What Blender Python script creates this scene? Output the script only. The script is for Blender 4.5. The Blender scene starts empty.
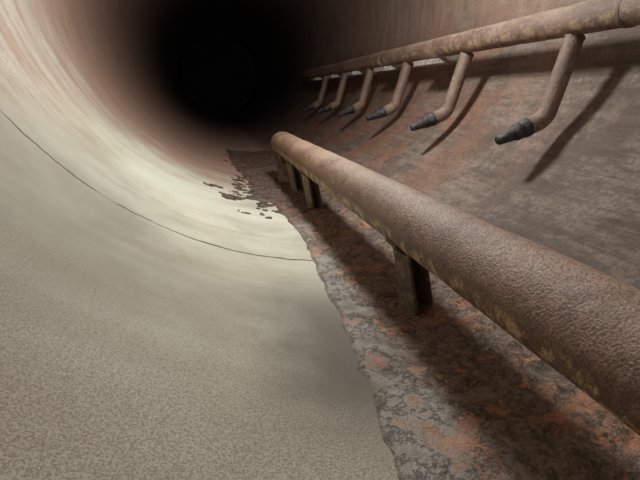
import bpy, bmesh, math, random
from mathutils import Vector, Matrix, noise
R=1.3
random.seed(4)
S=bpy.context.scene
def V(x,y,z): return Vector((x*R,y*R,z*R))
CAM=(-.349,0,-.541)

# ---------------- node helpers ----------------
class N:
    def __init__(s,name):
        s.m=bpy.data.materials.new(name); s.m.use_nodes=True
        s.t=s.m.node_tree; s.n=s.t.nodes; s.l=s.t.links
        s.b=s.n['Principled BSDF']
        s.geo=s.n.new('ShaderNodeNewGeometry').outputs['Position']
        sp=s.n.new('ShaderNodeSeparateXYZ'); s.l.new(s.geo,sp.inputs[0])
        s.x,s.y,s.z=sp.outputs
        s.nrm=s.n['Geometry'].outputs['Normal']
        uv=s.n.new('ShaderNodeUVMap'); s.uv=uv.outputs[0]
    def put(s,sock,v):
        if hasattr(v,'is_output'): s.l.new(v,sock)
        else: sock.default_value=v
    def math(s,op,a,b=0.0,clamp=False):
        n=s.n.new('ShaderNodeMath'); n.operation=op; n.use_clamp=clamp
        s.put(n.inputs[0],a); s.put(n.inputs[1],b); return n.outputs[0]
    def mapr(s,v,a,b,c=0.0,d=1.0,smooth=True):
        n=s.n.new('ShaderNodeMapRange'); n.interpolation_type='SMOOTHSTEP' if smooth else 'LINEAR'
        s.put(n.inputs[0],v)
        for i,q in enumerate((a,b,c,d)): s.put(n.inputs[i+1],q)
        return n.outputs[0]
    def noise(s,scale,vec=None,stretch=(1,1,1),detail=6,rough=.6,dist=0,off=(0,0,0)):
        mp=s.n.new('ShaderNodeMapping'); mp.inputs['Scale'].default_value=stretch
        mp.inputs['Location'].default_value=off
        s.l.new(vec if vec is not None else s.geo,mp.inputs[0])
        n=s.n.new('ShaderNodeTexNoise'); n.inputs['Scale'].default_value=scale
        n.inputs['Detail'].default_value=detail; n.inputs['Roughness'].default_value=rough
        n.inputs['Distortion'].default_value=dist
        s.l.new(mp.outputs[0],n.inputs['Vector']); return n.outputs['Fac']
    def mix(s,f,a,b,mode='MIX'):
        n=s.n.new('ShaderNodeMix'); n.data_type='RGBA'; n.blend_type=mode
        s.put(n.inputs[0],f)
        for i,q in ((6,a),(7,b)):
            if isinstance(q,tuple): q=(*q,1)
            s.put(n.inputs[i],q)
        return n.outputs[2]
    def done(s,col,rough,h,dist=.004,strength=.6,metal=0.0,spec=.4):
        s.put(s.b.inputs['Base Color'],col); s.put(s.b.inputs['Roughness'],rough)
        s.put(s.b.inputs['Metallic'],metal); s.b.inputs['Specular IOR Level'].default_value=spec
        if h is not None:
            b=s.n.new('ShaderNodeBump'); b.inputs['Strength'].default_value=strength
            b.inputs['Distance'].default_value=dist
            s.l.new(h,b.inputs['Height']); s.l.new(b.outputs[0],s.b.inputs['Normal'])
        return s.m

# ---------------- materials ----------------
def mat_shell():
    s=N('refractory_lining')
    m=s.math
    big=s.noise(1.3,detail=4)
    mid=s.noise(6,detail=6)
    fine=s.noise(270,detail=4,rough=.75)
    spk=s.noise(330,detail=2)
    grit=s.noise(60,detail=6,rough=.75,off=(3,3,3))
    ring=s.noise(1.0,vec=s.uv,stretch=(.8,5,1),detail=7,rough=.6,dist=.5)   # hoop-wise streaks
    ring2=s.noise(1.0,vec=s.uv,stretch=(2.0,13,1),detail=8,rough=.75,off=(3,7,0))
    axial=s.noise(1.0,vec=s.uv,stretch=(26,3.0,1),detail=8,rough=.75,off=(9,1,0))
    st=s.noise(1.7,detail=7,rough=.55,off=(7.3,1.2,4))
    cream=s.mix(s.mapr(mid,.35,.7),(.47,.46,.37),(.38,.37,.285))
    cream=s.mix(s.mapr(big,.4,.62),cream,(.46,.465,.39))
    cream=s.mix(m('MULTIPLY',s.mapr(st,.44,.62),.5),cream,(.22,.205,.15))
    cream=s.mix(m('MULTIPLY',s.mapr(ring,.46,.66),.45),cream,(.28,.24,.175))
    # darker olive band on the haunch of the left wall
    hz=m('ADD',s.z,m('MULTIPLY',st,.35))
    hb=m('MULTIPLY',s.mapr(hz,-.93*R+.17,-.78*R+.17),s.mapr(hz,-.45*R+.17,-.65*R+.17))
    hb=m('MULTIPLY',hb,s.mapr(s.y,1.75*R,1.15*R))
    cream=s.mix(m('MULTIPLY',hb,.5),cream,(.165,.15,.105))
    grain=s.mapr(fine,.42,.60)
    nearm=m('MULTIPLY',s.mapr(m('ADD',s.y,m('MULTIPLY',big,.8)),1.25*R+.4,.3*R+.4),.75)
    cream=s.mix(m('MULTIPLY',nearm,.75),cream,(.44,.385,.32))
    cream=s.mix(m('MULTIPLY',grain,m('ADD',m('MULTIPLY',nearm,.9),.15)),cream,(.18,.135,.10))
    # soft shade painted into the colour along the bottom, beside the crust edge
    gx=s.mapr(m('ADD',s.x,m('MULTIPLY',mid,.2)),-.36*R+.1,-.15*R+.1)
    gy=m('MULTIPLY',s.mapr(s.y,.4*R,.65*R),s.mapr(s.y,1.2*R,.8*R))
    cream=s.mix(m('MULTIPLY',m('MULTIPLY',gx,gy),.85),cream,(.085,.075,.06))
    # rust / pale hoop streaks, upper left
    uz=m('ADD',m('ADD',s.z,m('MULTIPLY',st,.5)),m('MULTIPLY',s.y,.10))
    up=s.mapr(uz,-.74*R+.35,-.3*R+.35)
    rusty=s.mix(s.mapr(ring,.36,.60),(.25,.145,.10),(.36,.31,.265))
    rusty=s.mix(m('MULTIPLY',s.mapr(ring2,.50,.62),.35),rusty,(.45,.43,.40))
    rusty=s.mix(m('MULTIPLY',s.mapr(ring2,.5,.38),.55),rusty,(.20,.105,.07))
    rusty=s.mix(m('MULTIPLY',s.mapr(mid,.45,.62),.45),rusty,(.29,.25,.20))
    rusty=s.mix(m('MULTIPLY',s.mapr(grit,.5,.64),.4),rusty,(.15,.10,.075))
    col=s.mix(m('MULTIPLY',up,.9),cream,rusty)
    # rust toward the far floor / wall
    far=s.mapr(m('ADD',m('ADD',s.y,m('MULTIPLY',mid,.9)),m('MULTIPLY',ring,.5)),2.0*R+.7,2.75*R+.7)
    col=s.mix(m('MULTIPLY',far,.92),col,s.mix(s.mapr(ring2,.38,.62),(.32,.19,.14),(.22,.15,.12)))
    # right wall
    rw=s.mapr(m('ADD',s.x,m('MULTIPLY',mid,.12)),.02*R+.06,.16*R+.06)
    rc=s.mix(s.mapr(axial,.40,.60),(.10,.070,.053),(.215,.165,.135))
    rc=s.mix(m('MULTIPLY',s.mapr(mid,.42,.62),.4),rc,(.235,.188,.155))
    rc=s.mix(m('MULTIPLY',s.mapr(s.noise(3.3,detail=9,rough=.72,off=(6,6,1)),.47,.57),.65),rc,(.07,.048,.037))
    rc=s.mix(m('MULTIPLY',s.mapr(grit,.46,.58),.55),rc,(.065,.046,.036))
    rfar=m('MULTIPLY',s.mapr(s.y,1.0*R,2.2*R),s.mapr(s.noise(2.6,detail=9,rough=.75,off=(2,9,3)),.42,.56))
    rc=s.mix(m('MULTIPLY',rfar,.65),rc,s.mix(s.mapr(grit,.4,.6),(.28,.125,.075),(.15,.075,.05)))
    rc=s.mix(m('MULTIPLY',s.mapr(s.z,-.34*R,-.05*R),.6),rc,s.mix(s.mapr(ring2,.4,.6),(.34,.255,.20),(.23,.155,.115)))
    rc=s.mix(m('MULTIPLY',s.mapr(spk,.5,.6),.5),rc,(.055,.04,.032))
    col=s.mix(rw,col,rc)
    # far tunnel darkened in the colour, standing in for light falloff
    far_shade=s.mapr(m('ADD',s.y,m('MULTIPLY',big,.8)),4.5*R+.4,9.0*R+.4)
    col=s.mix(m('MULTIPLY',far_shade,.7),col,(.03,.03,.035))
    # hoop joint crack
    wob=m('MULTIPLY',m('SUBTRACT',s.noise(7,detail=6),.5),.06)
    dd=m('ABSOLUTE',m('SUBTRACT',m('ADD',s.y,wob),1.256*R))
    crack=m('MULTIPLY',s.mapr(dd,.0085,.002),s.mapr(s.noise(5,detail=3,off=(5,5,5)),.36,.46,.3,1))
    crack=m('MULTIPLY',crack,s.mapr(s.x,.1,.0))
    crack=m('MULTIPLY',crack,s.mapr(s.z,-.3*R,-.6*R))
    col=s.mix(m('MULTIPLY',crack,.9),col,(.03,.028,.025))
    h=m('ADD',m('MULTIPLY',fine,m('ADD',m('MULTIPLY',nearm,.6),.4)),m('MULTIPLY',mid,.8))
    h=m('ADD',h,m('MULTIPLY',m('ADD',axial,m('MULTIPLY',grit,1.5)),m('MULTIPLY',rw,.9)))
    h=m('SUBTRACT',h,m('MULTIPLY',crack,1.0))
    return s.done(col,.7,h,.008,.7,spec=.4)
def mat_deposit():
    s=N('floor_scale'); m=s.math
    a=s.noise(5,detail=8,rough=.65); b=s.noise(28,detail=6,rough=.7); c=s.noise(150,detail=3)
    d=s.noise(7,detail=10,rough=.78,off=(4,2,8))
    brown=s.mix(s.mapr(b,.35,.65),(.075,.048,.033),(.20,.14,.10))
    brown=s.mix(m('MULTIPLY',s.mapr(a,.48,.62),.6),brown,(.26,.20,.155))
    orange=s.mix(s.mapr(b,.36,.6),(.40,.175,.085),(.20,.088,.048))
    col=s.mix(m('MULTIPLY',s.mapr(d,.50,.58),.8),brown,orange)
    col=s.mix(m('MULTIPLY',s.mapr(d,.46,.41),.7),col,(.045,.032,.026))
    pale=s.mapr(c,.56,.66)
    col=s.mix(m('MULTIPLY',pale,.5),col,(.36,.30,.24))
    grey=s.mix(s.mapr(b,.25,.75),(.195,.175,.15),(.27,.25,.22))
    grey=s.mix(m('MULTIPLY',s.mapr(a,.48,.60),.65),grey,(.13,.10,.078))
    grey=s.mix(m('MULTIPLY',s.mapr(c,.5,.64),.3),grey,(.10,.08,.065))
    grey=s.mix(m('MULTIPLY',s.mapr(d,.54,.62),.7),grey,orange)
    e=m('ADD',s.x,m('MULTIPLY',m('SUBTRACT',a,.5),.20))
    gm=s.mapr(e,-.02*R,-.045*R)
    gm=m('MULTIPLY',gm,s.mapr(m('ADD',s.y,a),1.75*R+.5,1.3*R+.5))
    col=s.mix(gm,col,grey)
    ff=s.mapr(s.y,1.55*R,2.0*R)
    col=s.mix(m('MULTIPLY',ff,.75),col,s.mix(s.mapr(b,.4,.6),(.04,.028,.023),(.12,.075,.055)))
    h=m('ADD',m('MULTIPLY',b,m('ADD',m('MULTIPLY',gm,-.75),1.0)),m('MULTIPLY',c,.4))
    h=m('ADD',h,m('MULTIPLY',s.mapr(d,.50,.53),.5))
    return s.done(col,s.mapr(a,.3,.7,.5,.85),h,.014,.9,spec=.4)
def mat_rust(name,dark,midc,light,dust,orange=.5,metal=.0,sc=1,dustamt=.6):
    s=N(name); m=s.math
    a=s.noise(4*sc,detail=8,rough=.65); b=s.noise(40,detail=6,rough=.7); c=s.noise(230,detail=3)
    g=s.noise(9*sc,detail=8,rough=.7,off=(8,8,8))
    col=s.mix(s.mapr(a,.35,.65),dark,midc)
    col=s.mix(m('MULTIPLY',s.mapr(b,.45,.68),.7),col,light)
    spn=s.n.new('ShaderNodeSeparateXYZ'); s.l.new(s.nrm,spn.inputs[0])
    up=s.mapr(m('ADD',spn.outputs[2],m('MULTIPLY',m('SUBTRACT',a,.5),1.4)),.35,1.0)
    col=s.mix(m('MULTIPLY',up,dustamt),col,dust)
    col=s.mix(m('MULTIPLY',s.mapr(g,.5,.62),.6),col,dark)
    side=m('MULTIPLY',s.mapr(m('ADD',spn.outputs[2],0),.0,-.35),s.mapr(s.noise(14,detail=7,rough=.7,off=(1,2,3)),.48,.56))
    col=s.mix(m('MULTIPLY',side,orange),col,(.62,.43,.23))
    col=s.mix(m('MULTIPLY',s.mapr(c,.48,.60),.7),col,(.05,.031,.023))
    h=m('ADD',b,m('MULTIPLY',c,.8))
    return s.done(col,s.mapr(b,.3,.7,.4,.68),h,.0045,.95,metal=metal,spec=.5)
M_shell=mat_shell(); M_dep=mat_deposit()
M_main=mat_rust('rusted_pipe',(.12,.060,.034),(.21,.115,.066),(.30,.19,.125),(.33,.235,.175),.9)
M_head=mat_rust('rusted_header',(.10,.058,.040),(.175,.104,.073),(.25,.165,.122),(.33,.25,.20),.3)
M_leg=mat_rust('rusted_leg',(.07,.05,.033),(.17,.115,.07),(.36,.32,.18),(.25,.16,.1),.6,sc=3)
M_tip=mat_rust('nozzle_metal',(.02,.02,.021),(.05,.05,.053),(.14,.14,.15),(.16,.16,.165),.0,metal=.7,sc=4)
M_flk=mat_rust('scale_flake',(.035,.028,.026),(.07,.05,.042),(.13,.095,.075),(.08,.06,.05),.0,sc=3)
M_tag=mat_rust('bracket_steel',(.24,.19,.16),(.40,.35,.31),(.55,.5,.46),(.6,.56,.52),.3,sc=3)

def mk(name,verts,faces,mat,smooth=True,parent=None,uvs=None,normals=None):
    me=bpy.data.meshes.new(name); me.from_pydata(verts,[],faces); me.update()
    me.materials.append(mat)
    for p in me.polygons: p.use_smooth=smooth
    if uvs:
        ul=me.uv_layers.new(name='UVMap')
        for lp in me.loops: ul.data[lp.index].uv=uvs[lp.vertex_index]
    if normals: me.normals_split_custom_set_from_vertices(normals)
    o=bpy.data.objects.new(name,me); S.collection.objects.link(o)
    if parent: o.parent=parent
    return o
def empty(name,loc):
    e=bpy.data.objects.new(name,None); e.empty_display_size=.1; S.collection.objects.link(e)
    return e

# ---------------- shell ----------------
Y0,Y1=-2.6*R,14*R
def sector(name,a0,a1,seg):
    vs=[];fs=[];uv=[];nr=[]
    ny=60
    for j in range(ny+1):
        y=Y0+(Y1-Y0)*j/ny
        for i in range(seg+1):
            t=math.radians(a0+(a1-a0)*i/seg)
            vs.append((R*math.sin(t),y,-R*math.cos(t))); uv.append((t*R,y)); nr.append((-math.sin(t),0,math.cos(t)))
    w=seg+1
    for j in range(ny):
        for i in range(seg):
            fs.append((j*w+i,j*w+i+1,(j+1)*w+i+1,(j+1)*w+i))
    return mk(name,vs,fs,M_shell,True,None,uv,nr)
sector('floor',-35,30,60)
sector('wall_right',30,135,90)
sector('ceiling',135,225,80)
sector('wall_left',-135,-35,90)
def disc(name,y,flip,mat):
    vs=[V(0,y,0)];fs=[];n=96;uv=[(0,0)]
    for i in range(n):
        t=2*math.pi*i/n; vs.append(V(math.sin(t),y,-math.cos(t))); uv.append((t*R,y*R+math.sin(t)))
    for i in range(n):
        f=(0,1+i,1+(i+1)%n); fs.append(f if flip else f[::-1])
    return mk(name,vs,fs,mat,False,None,uv)
s=N('dark_end'); q=s.noise(3)
disc('wall_back',14,True,s.done(s.mix(q,(.03,.032,.045),(.04,.038,.045)),.95,q,spec=.1))  # end disc coloured near-black to stand in for the unlit depth
s=N('steel_bulkhead'); q=s.noise(3)
disc('wall_front',-2.6,False,s.done(s.mix(q,(.2,.13,.1),(.3,.25,.2)),.9,q))

# ---------------- tube sweep ----------------
def resample(pts,k=8,rad=.3):
    out=[pts[0]]
    for i in range(1,len(pts)-1):
        p0,p1,p2=pts[i-1][0],pts[i][0],pts[i+1][0]; r=pts[i][1]
        d=min((p1-p0).length,(p2-p1).length)*.45; d=min(d,rad)
        a=p1+(p0-p1).normalized()*d; c=p1+(p2-p1).normalized()*d
        for j in range(k+1):
            t=j/k; out.append((a*(1-t)**2+p1*2*t*(1-t)+c*t*t,r))
    out.append(pts[-1]); return out
def tube(name,pts,mat,seg=24,parent=None,cap0=True,cap1=True,wob=0.0):
    vs=[];fs=[];n=len(pts)
    up=None
    for i,(p,r) in enumerate(pts):
        a=pts[max(i-1,0)][0]; b=pts[min(i+1,n-1)][0]
        t=(b-a)
        if t.length<1e-7: t=prev
        t=t.normalized(); prev=t
        if up is None:
            up=t.cross(Vector((0,0,1)))
            if up.length<.2: up=t.cross(Vector((0,1,0)))
            up.normalize()
        up=(up-t*up.dot(t)).normalized(); bn=t.cross(up)
        for k in range(seg):
            an=2*math.pi*k/seg
            q=p+(up*math.cos(an)+bn*math.sin(an))*r
            if wob: q+=(q-p).normalized()*wob*noise.noise(q*9)
            vs.append(q)
    for i in range(n-1):
        for k in range(seg):
            k2=(k+1)%seg
            fs.append((i*seg+k,i*seg+k2,(i+1)*seg+k2,(i+1)*seg+k))
    if cap0: fs.append(tuple(range(seg))[::-1])
    if cap1: fs.append(tuple((n-1)*seg+k for k in range(seg)))
    return mk(name,vs,fs,mat,True,parent)
def solid(name,profile,p0,p1,mat,parent=None,xdir=Vector((1,0,0)),bev=.003,s1=1.0):
    t=(p1-p0).normalized(); xd=(xdir-t*xdir.dot(t)).normalized(); yd=t.cross(xd)
    vs=[p0+xd*a+yd*b for a,b in profile]+[p1+(xd*a+yd*b)*s1 for a,b in profile]
    n=len(profile)
    fs=[(i,(i+1)%n,n+(i+1)%n,n+i) for i in range(n)]+[tuple(range(n))[::-1],tuple(range(n,2*n))]
    o=mk(name,vs,fs,mat,False,parent)
    bm=bmesh.new(); bm.from_mesh(o.data); bmesh.ops.recalc_face_normals(bm,faces=bm.faces)
    bmesh.ops.bevel(bm,geom=bm.edges[:],offset=bev,segments=2,affect='EDGES',clamp_overlap=True)
    bm.to_mesh(o.data); bm.free()
    return o

# ---------------- floor pipe with legs ----------------
fp=empty('floor_pipe',None)
pr=.062*R
def pc(y):
    t=(y-.34)/(2.7-.34)
    return V(.060+(.036-.060)*t,y,-.795)
pts=[(pc(-1.6+ (2.64+1.6)*i/90),pr) for i in range(91)]
for i in range(1,9):
    a=i/8*math.pi/2
    pts.append((pc(2.64+.045*math.sin(a)),pr*(max(math.cos(a),.0)**.6*.97+.03)))
tube('pipe_body',pts,M_main,56,fp,wob=.003)
def floor_z(x): return -math.sqrt(max(R*R-x*x,0))
def chan(w,d,t):
    return [(-w/2,-d/2),(w/2,-d/2),(w/2,d/2),(w/2-t,d/2),(w/2-t,-d/2+t),(-w/2+t,-d/2+t),(-w/2+t,d/2),(-w/2,d/2)]
for k,(y,w) in enumerate([(-.75,.05),(.885,.056),(1.9,.05),(2.28,.05),(2.58,.06)]):
    c=pc(y); fz=floor_z(c.x)
    top=Vector((c.x-.012,c.y,c.z-pr*.75)); bot=Vector((c.x+.020,c.y-.02,fz+.010))
    solid('leg_%d'%(k+1),chan(w*R,.045*R,.009),top,bot,M_leg,fp,xdir=Vector((1,.45,0)))
    prof=[]
    for i in range(9):
        a=math.radians(-140+i*10); prof.append((math.cos(a)*(pr+.001),math.sin(a)*(pr+.001)))
    for i in range(8,-1,-1):
        a=math.radians(-140+i*10); prof.append((math.cos(a)*(pr+.009),math.sin(a)*(pr+.009)))
    solid('saddle_%d'%(k+1),[(a,-b) for a,b in prof],c+Vector((0,-.03*R,0)),c+Vector((0,.03*R,0)),M_leg,fp,bev=.001)
c=pc(2.6)
solid('end_gusset',[(-.05,-.006),(.05,-.006),(.05,.006),(-.05,.006)],c+Vector((-.01,.03,-pr*.8)),Vector((c.x-.02,c.y-.22,floor_z(c.x)+.02)),M_leg,fp)

# ---------------- spray header ----------------
hd=empty('spray_header_pipe',None)
hr=.045*R
HX,HZ=.753,-.323
tube('header_body',[(V(HX,-1.8+7.35*i/90,HZ),hr) for i in range(91)],M_head,40,hd,wob=.002)
tube('header_cap',[(V(HX,5.55,HZ),hr*1.02),(V(HX,5.6,HZ),hr*.9),(V(HX,5.62,HZ),hr*.4)],M_head,32,hd)
ys=[1.35+.645*i for i in range(6)]
for k,y in enumerate([-.6,.35,2.32,2.95,3.62,4.25,4.9]):
    a=V(HX+.01,y,HZ-.05); b=V(.905,y,-.385)
    solid('bracket_%d'%k,[(-.055,-.005),(.055,-.005),(.055,.005),(-.055,.005)],a,b,M_tag,hd,xdir=Vector((0,1,0)),bev=.001)
    a=V(HX-.056,y,HZ-.066); b=V(HX+.03,y,HZ-.056)
    solid('bracket_lip_%d'%k,[(-.13,-.016),(.13,-.016),(.13,.016),(-.13,.016)],a,b,M_tag,hd,xdir=Vector((0,1,0)),bev=.002)
for y in (.2,1.15,3.0):
    tube('collar',[(V(HX,y-.012,HZ),hr*1.0),(V(HX,y-.008,HZ),hr*1.05),(V(HX,y+.008,HZ),hr*1.05),(V(HX,y+.012,HZ),hr)],M_head,36,hd)

for k,y in enumerate([.06]+ys):
    e=empty('spray_nozzle',None)
    jx=random.uniform(-.006,.006); jy=random.uniform(-.012,.012)
    r=.028*R
    J=V(HX+.010,y,HZ-.043); El=V(.690+jx,y+jy,-.612+jx)
    T=V(.524+jx,y+jy*2,-.677+jx)
    d=(T-El).normalized()
    P1=El+d*.065*R
    pts=resample([(J,r),(El,r),(P1,r)],10,.07*R)
    tube('arm',[(J.lerp(pts[1][0],i/8),r) for i in range(8)]+pts[1:],M_head,28,e,wob=.001)
    u=(El-J).normalized()
    tube('weld_ring',[(J+u*(.0*R),r*1.0),(J+u*(.006*R),r*1.10),(J+u*(.014*R),r*1.0)],M_head,28,e,False,False)
    L=(T-P1).length
    prof=[(0,1.0),(.01,1.08),(.14,1.08),(.17,.97),(.30,.94),(.31,.97),(.42,.94),(.44,.82),(.97,.52),(1.0,.46),(1.0,.34),(.8,.30)]
    q=[(P1+d*L*a,r*b) for a,b in prof]
    tube('nozzle_tip',q,M_tip,24,e)

# ---------------- floor deposit ----------------
def edge(y):
    K=[(-3,-.22),(.2,-.19),(.35,-.165),(.52,-.138),(.82,-.112),(1.1,-.095),(1.5,-.075),(1.9,-.10),(2.3,-.16),(3,-.22),(5,-.25)]
    for (a,b),(c,d) in zip(K,K[1:]):
        if a<=y<=c: return b+(d-b)*(y-a)/(c-a)
    return -.2
nx,ny=230,760; vs=[];fs=[]
yA,yB=-1.0,4.0
for j in range(ny+1):
    y=yA+(yB-yA)*j/ny
    e0=edge(y)+.010*noise.fractal(Vector((y*5,3.3,0)),1,2.2,8)
    e1=.33+.05*noise.fractal(Vector((y*4,9.3,0)),1,2,4)
    for i in range(nx+1):
        x=-.5+.92*i/nx
        p=Vector((x*R,y*R,0))
        n1=noise.fractal(p*9,1,2.1,5); n2=noise.fractal(p*28+Vector((5,1,2)),1,2,3)
        n3=noise.fractal(p*5+Vector((2,8,2)),1,2.2,6)
        pl=max(0,min(1,(n1-.02)*12))
        h=.006+.007*pl+.0032*n2
        if x<-.02+.05*n1 and y<1.7: h=.010+.003*pl+.0010*n2
        ck=abs(n3)
        if ck<.03: h-=.006*(1-ck/.03)
        d0=x-e0+.010*n1
        k=min(d0/.007,(e1-x)/.03)
        if d0<.01:
            isl=noise.fractal(Vector((p.x*9,p.y*9,4)),1,2.1,6)*.8-.06-abs(y-2.05)*1.4+.25*math.exp(-((x+.15)/.11)**2)-max(0,-.2-x)*1.6
            ki=isl/.03
            if ki>k: k=ki; h=.007+.003*noise.noise(p*22)
        k=max(-1,min(1,k))
        h= h*k if k>0 else -.004+.02*k
        rr=R-h
        t=math.asin(x)
        vs.append((rr*math.sin(t),y*R,-rr*math.cos(t)))
w=nx+1
for j in range(ny):
    for i in range(nx):
        ids=(j*w+i,j*w+i+1,(j+1)*w+i+1,(j+1)*w+i)
        if all(math.hypot(vs[q][0],vs[q][2])>R+.002 for q in ids): continue
        fs.append(ids)
mk('floor_scale_deposit',vs,fs,M_dep)

def flakes(name,spots,mat):
    vs=[];fs=[]
    for (x,y,sz,th) in spots:
        t=math.asin(max(-.99,min(.99,x))); n=random.randint(6,10)
        c=Vector((R*math.sin(t),y*R,-R*math.cos(t))); nn=Vector((-math.sin(t),0,math.cos(t)))
        tx=Vector((math.cos(t),0,math.sin(t))); ty=Vector((0,1,0))
        tilt=Vector((random.uniform(-.25,.25),random.uniform(-.25,.25)))
        b=len(vs); a0=random.random()*6
        ring=[]
        for i in range(n):
            a=a0+2*math.pi*i/n; r=sz*random.uniform(.45,1.2)
            ring.append((math.cos(a)*r,math.sin(a)*r*.7))
        lift=abs(tilt.x)*sz*.4+.001
        for lay,(sc,h) in enumerate(((1,-.001),(1,th),(.85,th*1.3))):
            for (u,v) in ring:
                vs.append(c+tx*u*sc+ty*v*sc+nn*(lift+h+(u*tilt.x+v*tilt.y)*.5))
        for lay in range(2):
            for i in range(n):
                i2=(i+1)%n; fs.append((b+lay*n+i,b+lay*n+i2,b+(lay+1)*n+i2,b+(lay+1)*n+i))
        fs.append(tuple(b+2*n+i for i in range(n)))
        fs.append(tuple(b+i for i in range(n))[::-1])
    return mk(name,vs,fs,mat,False)
sp=[]
for i in range(90):
    y=random.gauss(2.15,.2); x=random.gauss(-.14,.05)+(y-2.1)*-.1
    sp.append((max(-.3,x),y,random.uniform(.006,.03),random.uniform(.0015,.003)))
for i in range(60):
    sp.append((random.uniform(-.3,.15),random.uniform(2.3,3.6),random.uniform(.01,.04),random.uniform(.002,.004)))
flakes('scale_flakes',sp,M_flk)

# ---------------- lights ----------------
def point(name,loc,e,rad,col):
    l=bpy.data.lights.new(name,'POINT'); l.energy=e; l.shadow_soft_size=rad; l.color=col
    o=bpy.data.objects.new(name,l); o.location=loc; S.collection.objects.link(o); return o
point('work_lamp_light',V(.03,1.75,.14),130,.13,(.98,1,.97))
point('fill_light',V(.06,-.5,.35),50,.38,(1,.975,.94))  # added soft fill behind the camera, keeps the shadows from going black
w=bpy.data.worlds.new('w'); S.world=w; w.use_nodes=True
w.node_tree.nodes['Background'].inputs[0].default_value=(.3,.35,.45,1); w.node_tree.nodes['Background'].inputs[1].default_value=.05

# ---------------- camera ----------------
cd=bpy.data.cameras.new('camera'); co=bpy.data.objects.new('camera',cd); S.collection.objects.link(co)
cd.sensor_width=36; cd.lens=36*470/640; cd.clip_start=.01
u0,v0=208,95
n=Vector((u0-320,240-v0,-470)).normalized()
up=Vector((0,-n.z,n.y)).normalized(); 
rt=n.cross(up)
M=Matrix(((rt.x,rt.y,rt.z),(n.x,n.y,n.z),(up.x,up.y,up.z)))
co.matrix_world=Matrix.Translation(V(*CAM))@M.to_4x4()
S.camera=co
S.view_settings.view_transform='Standard'
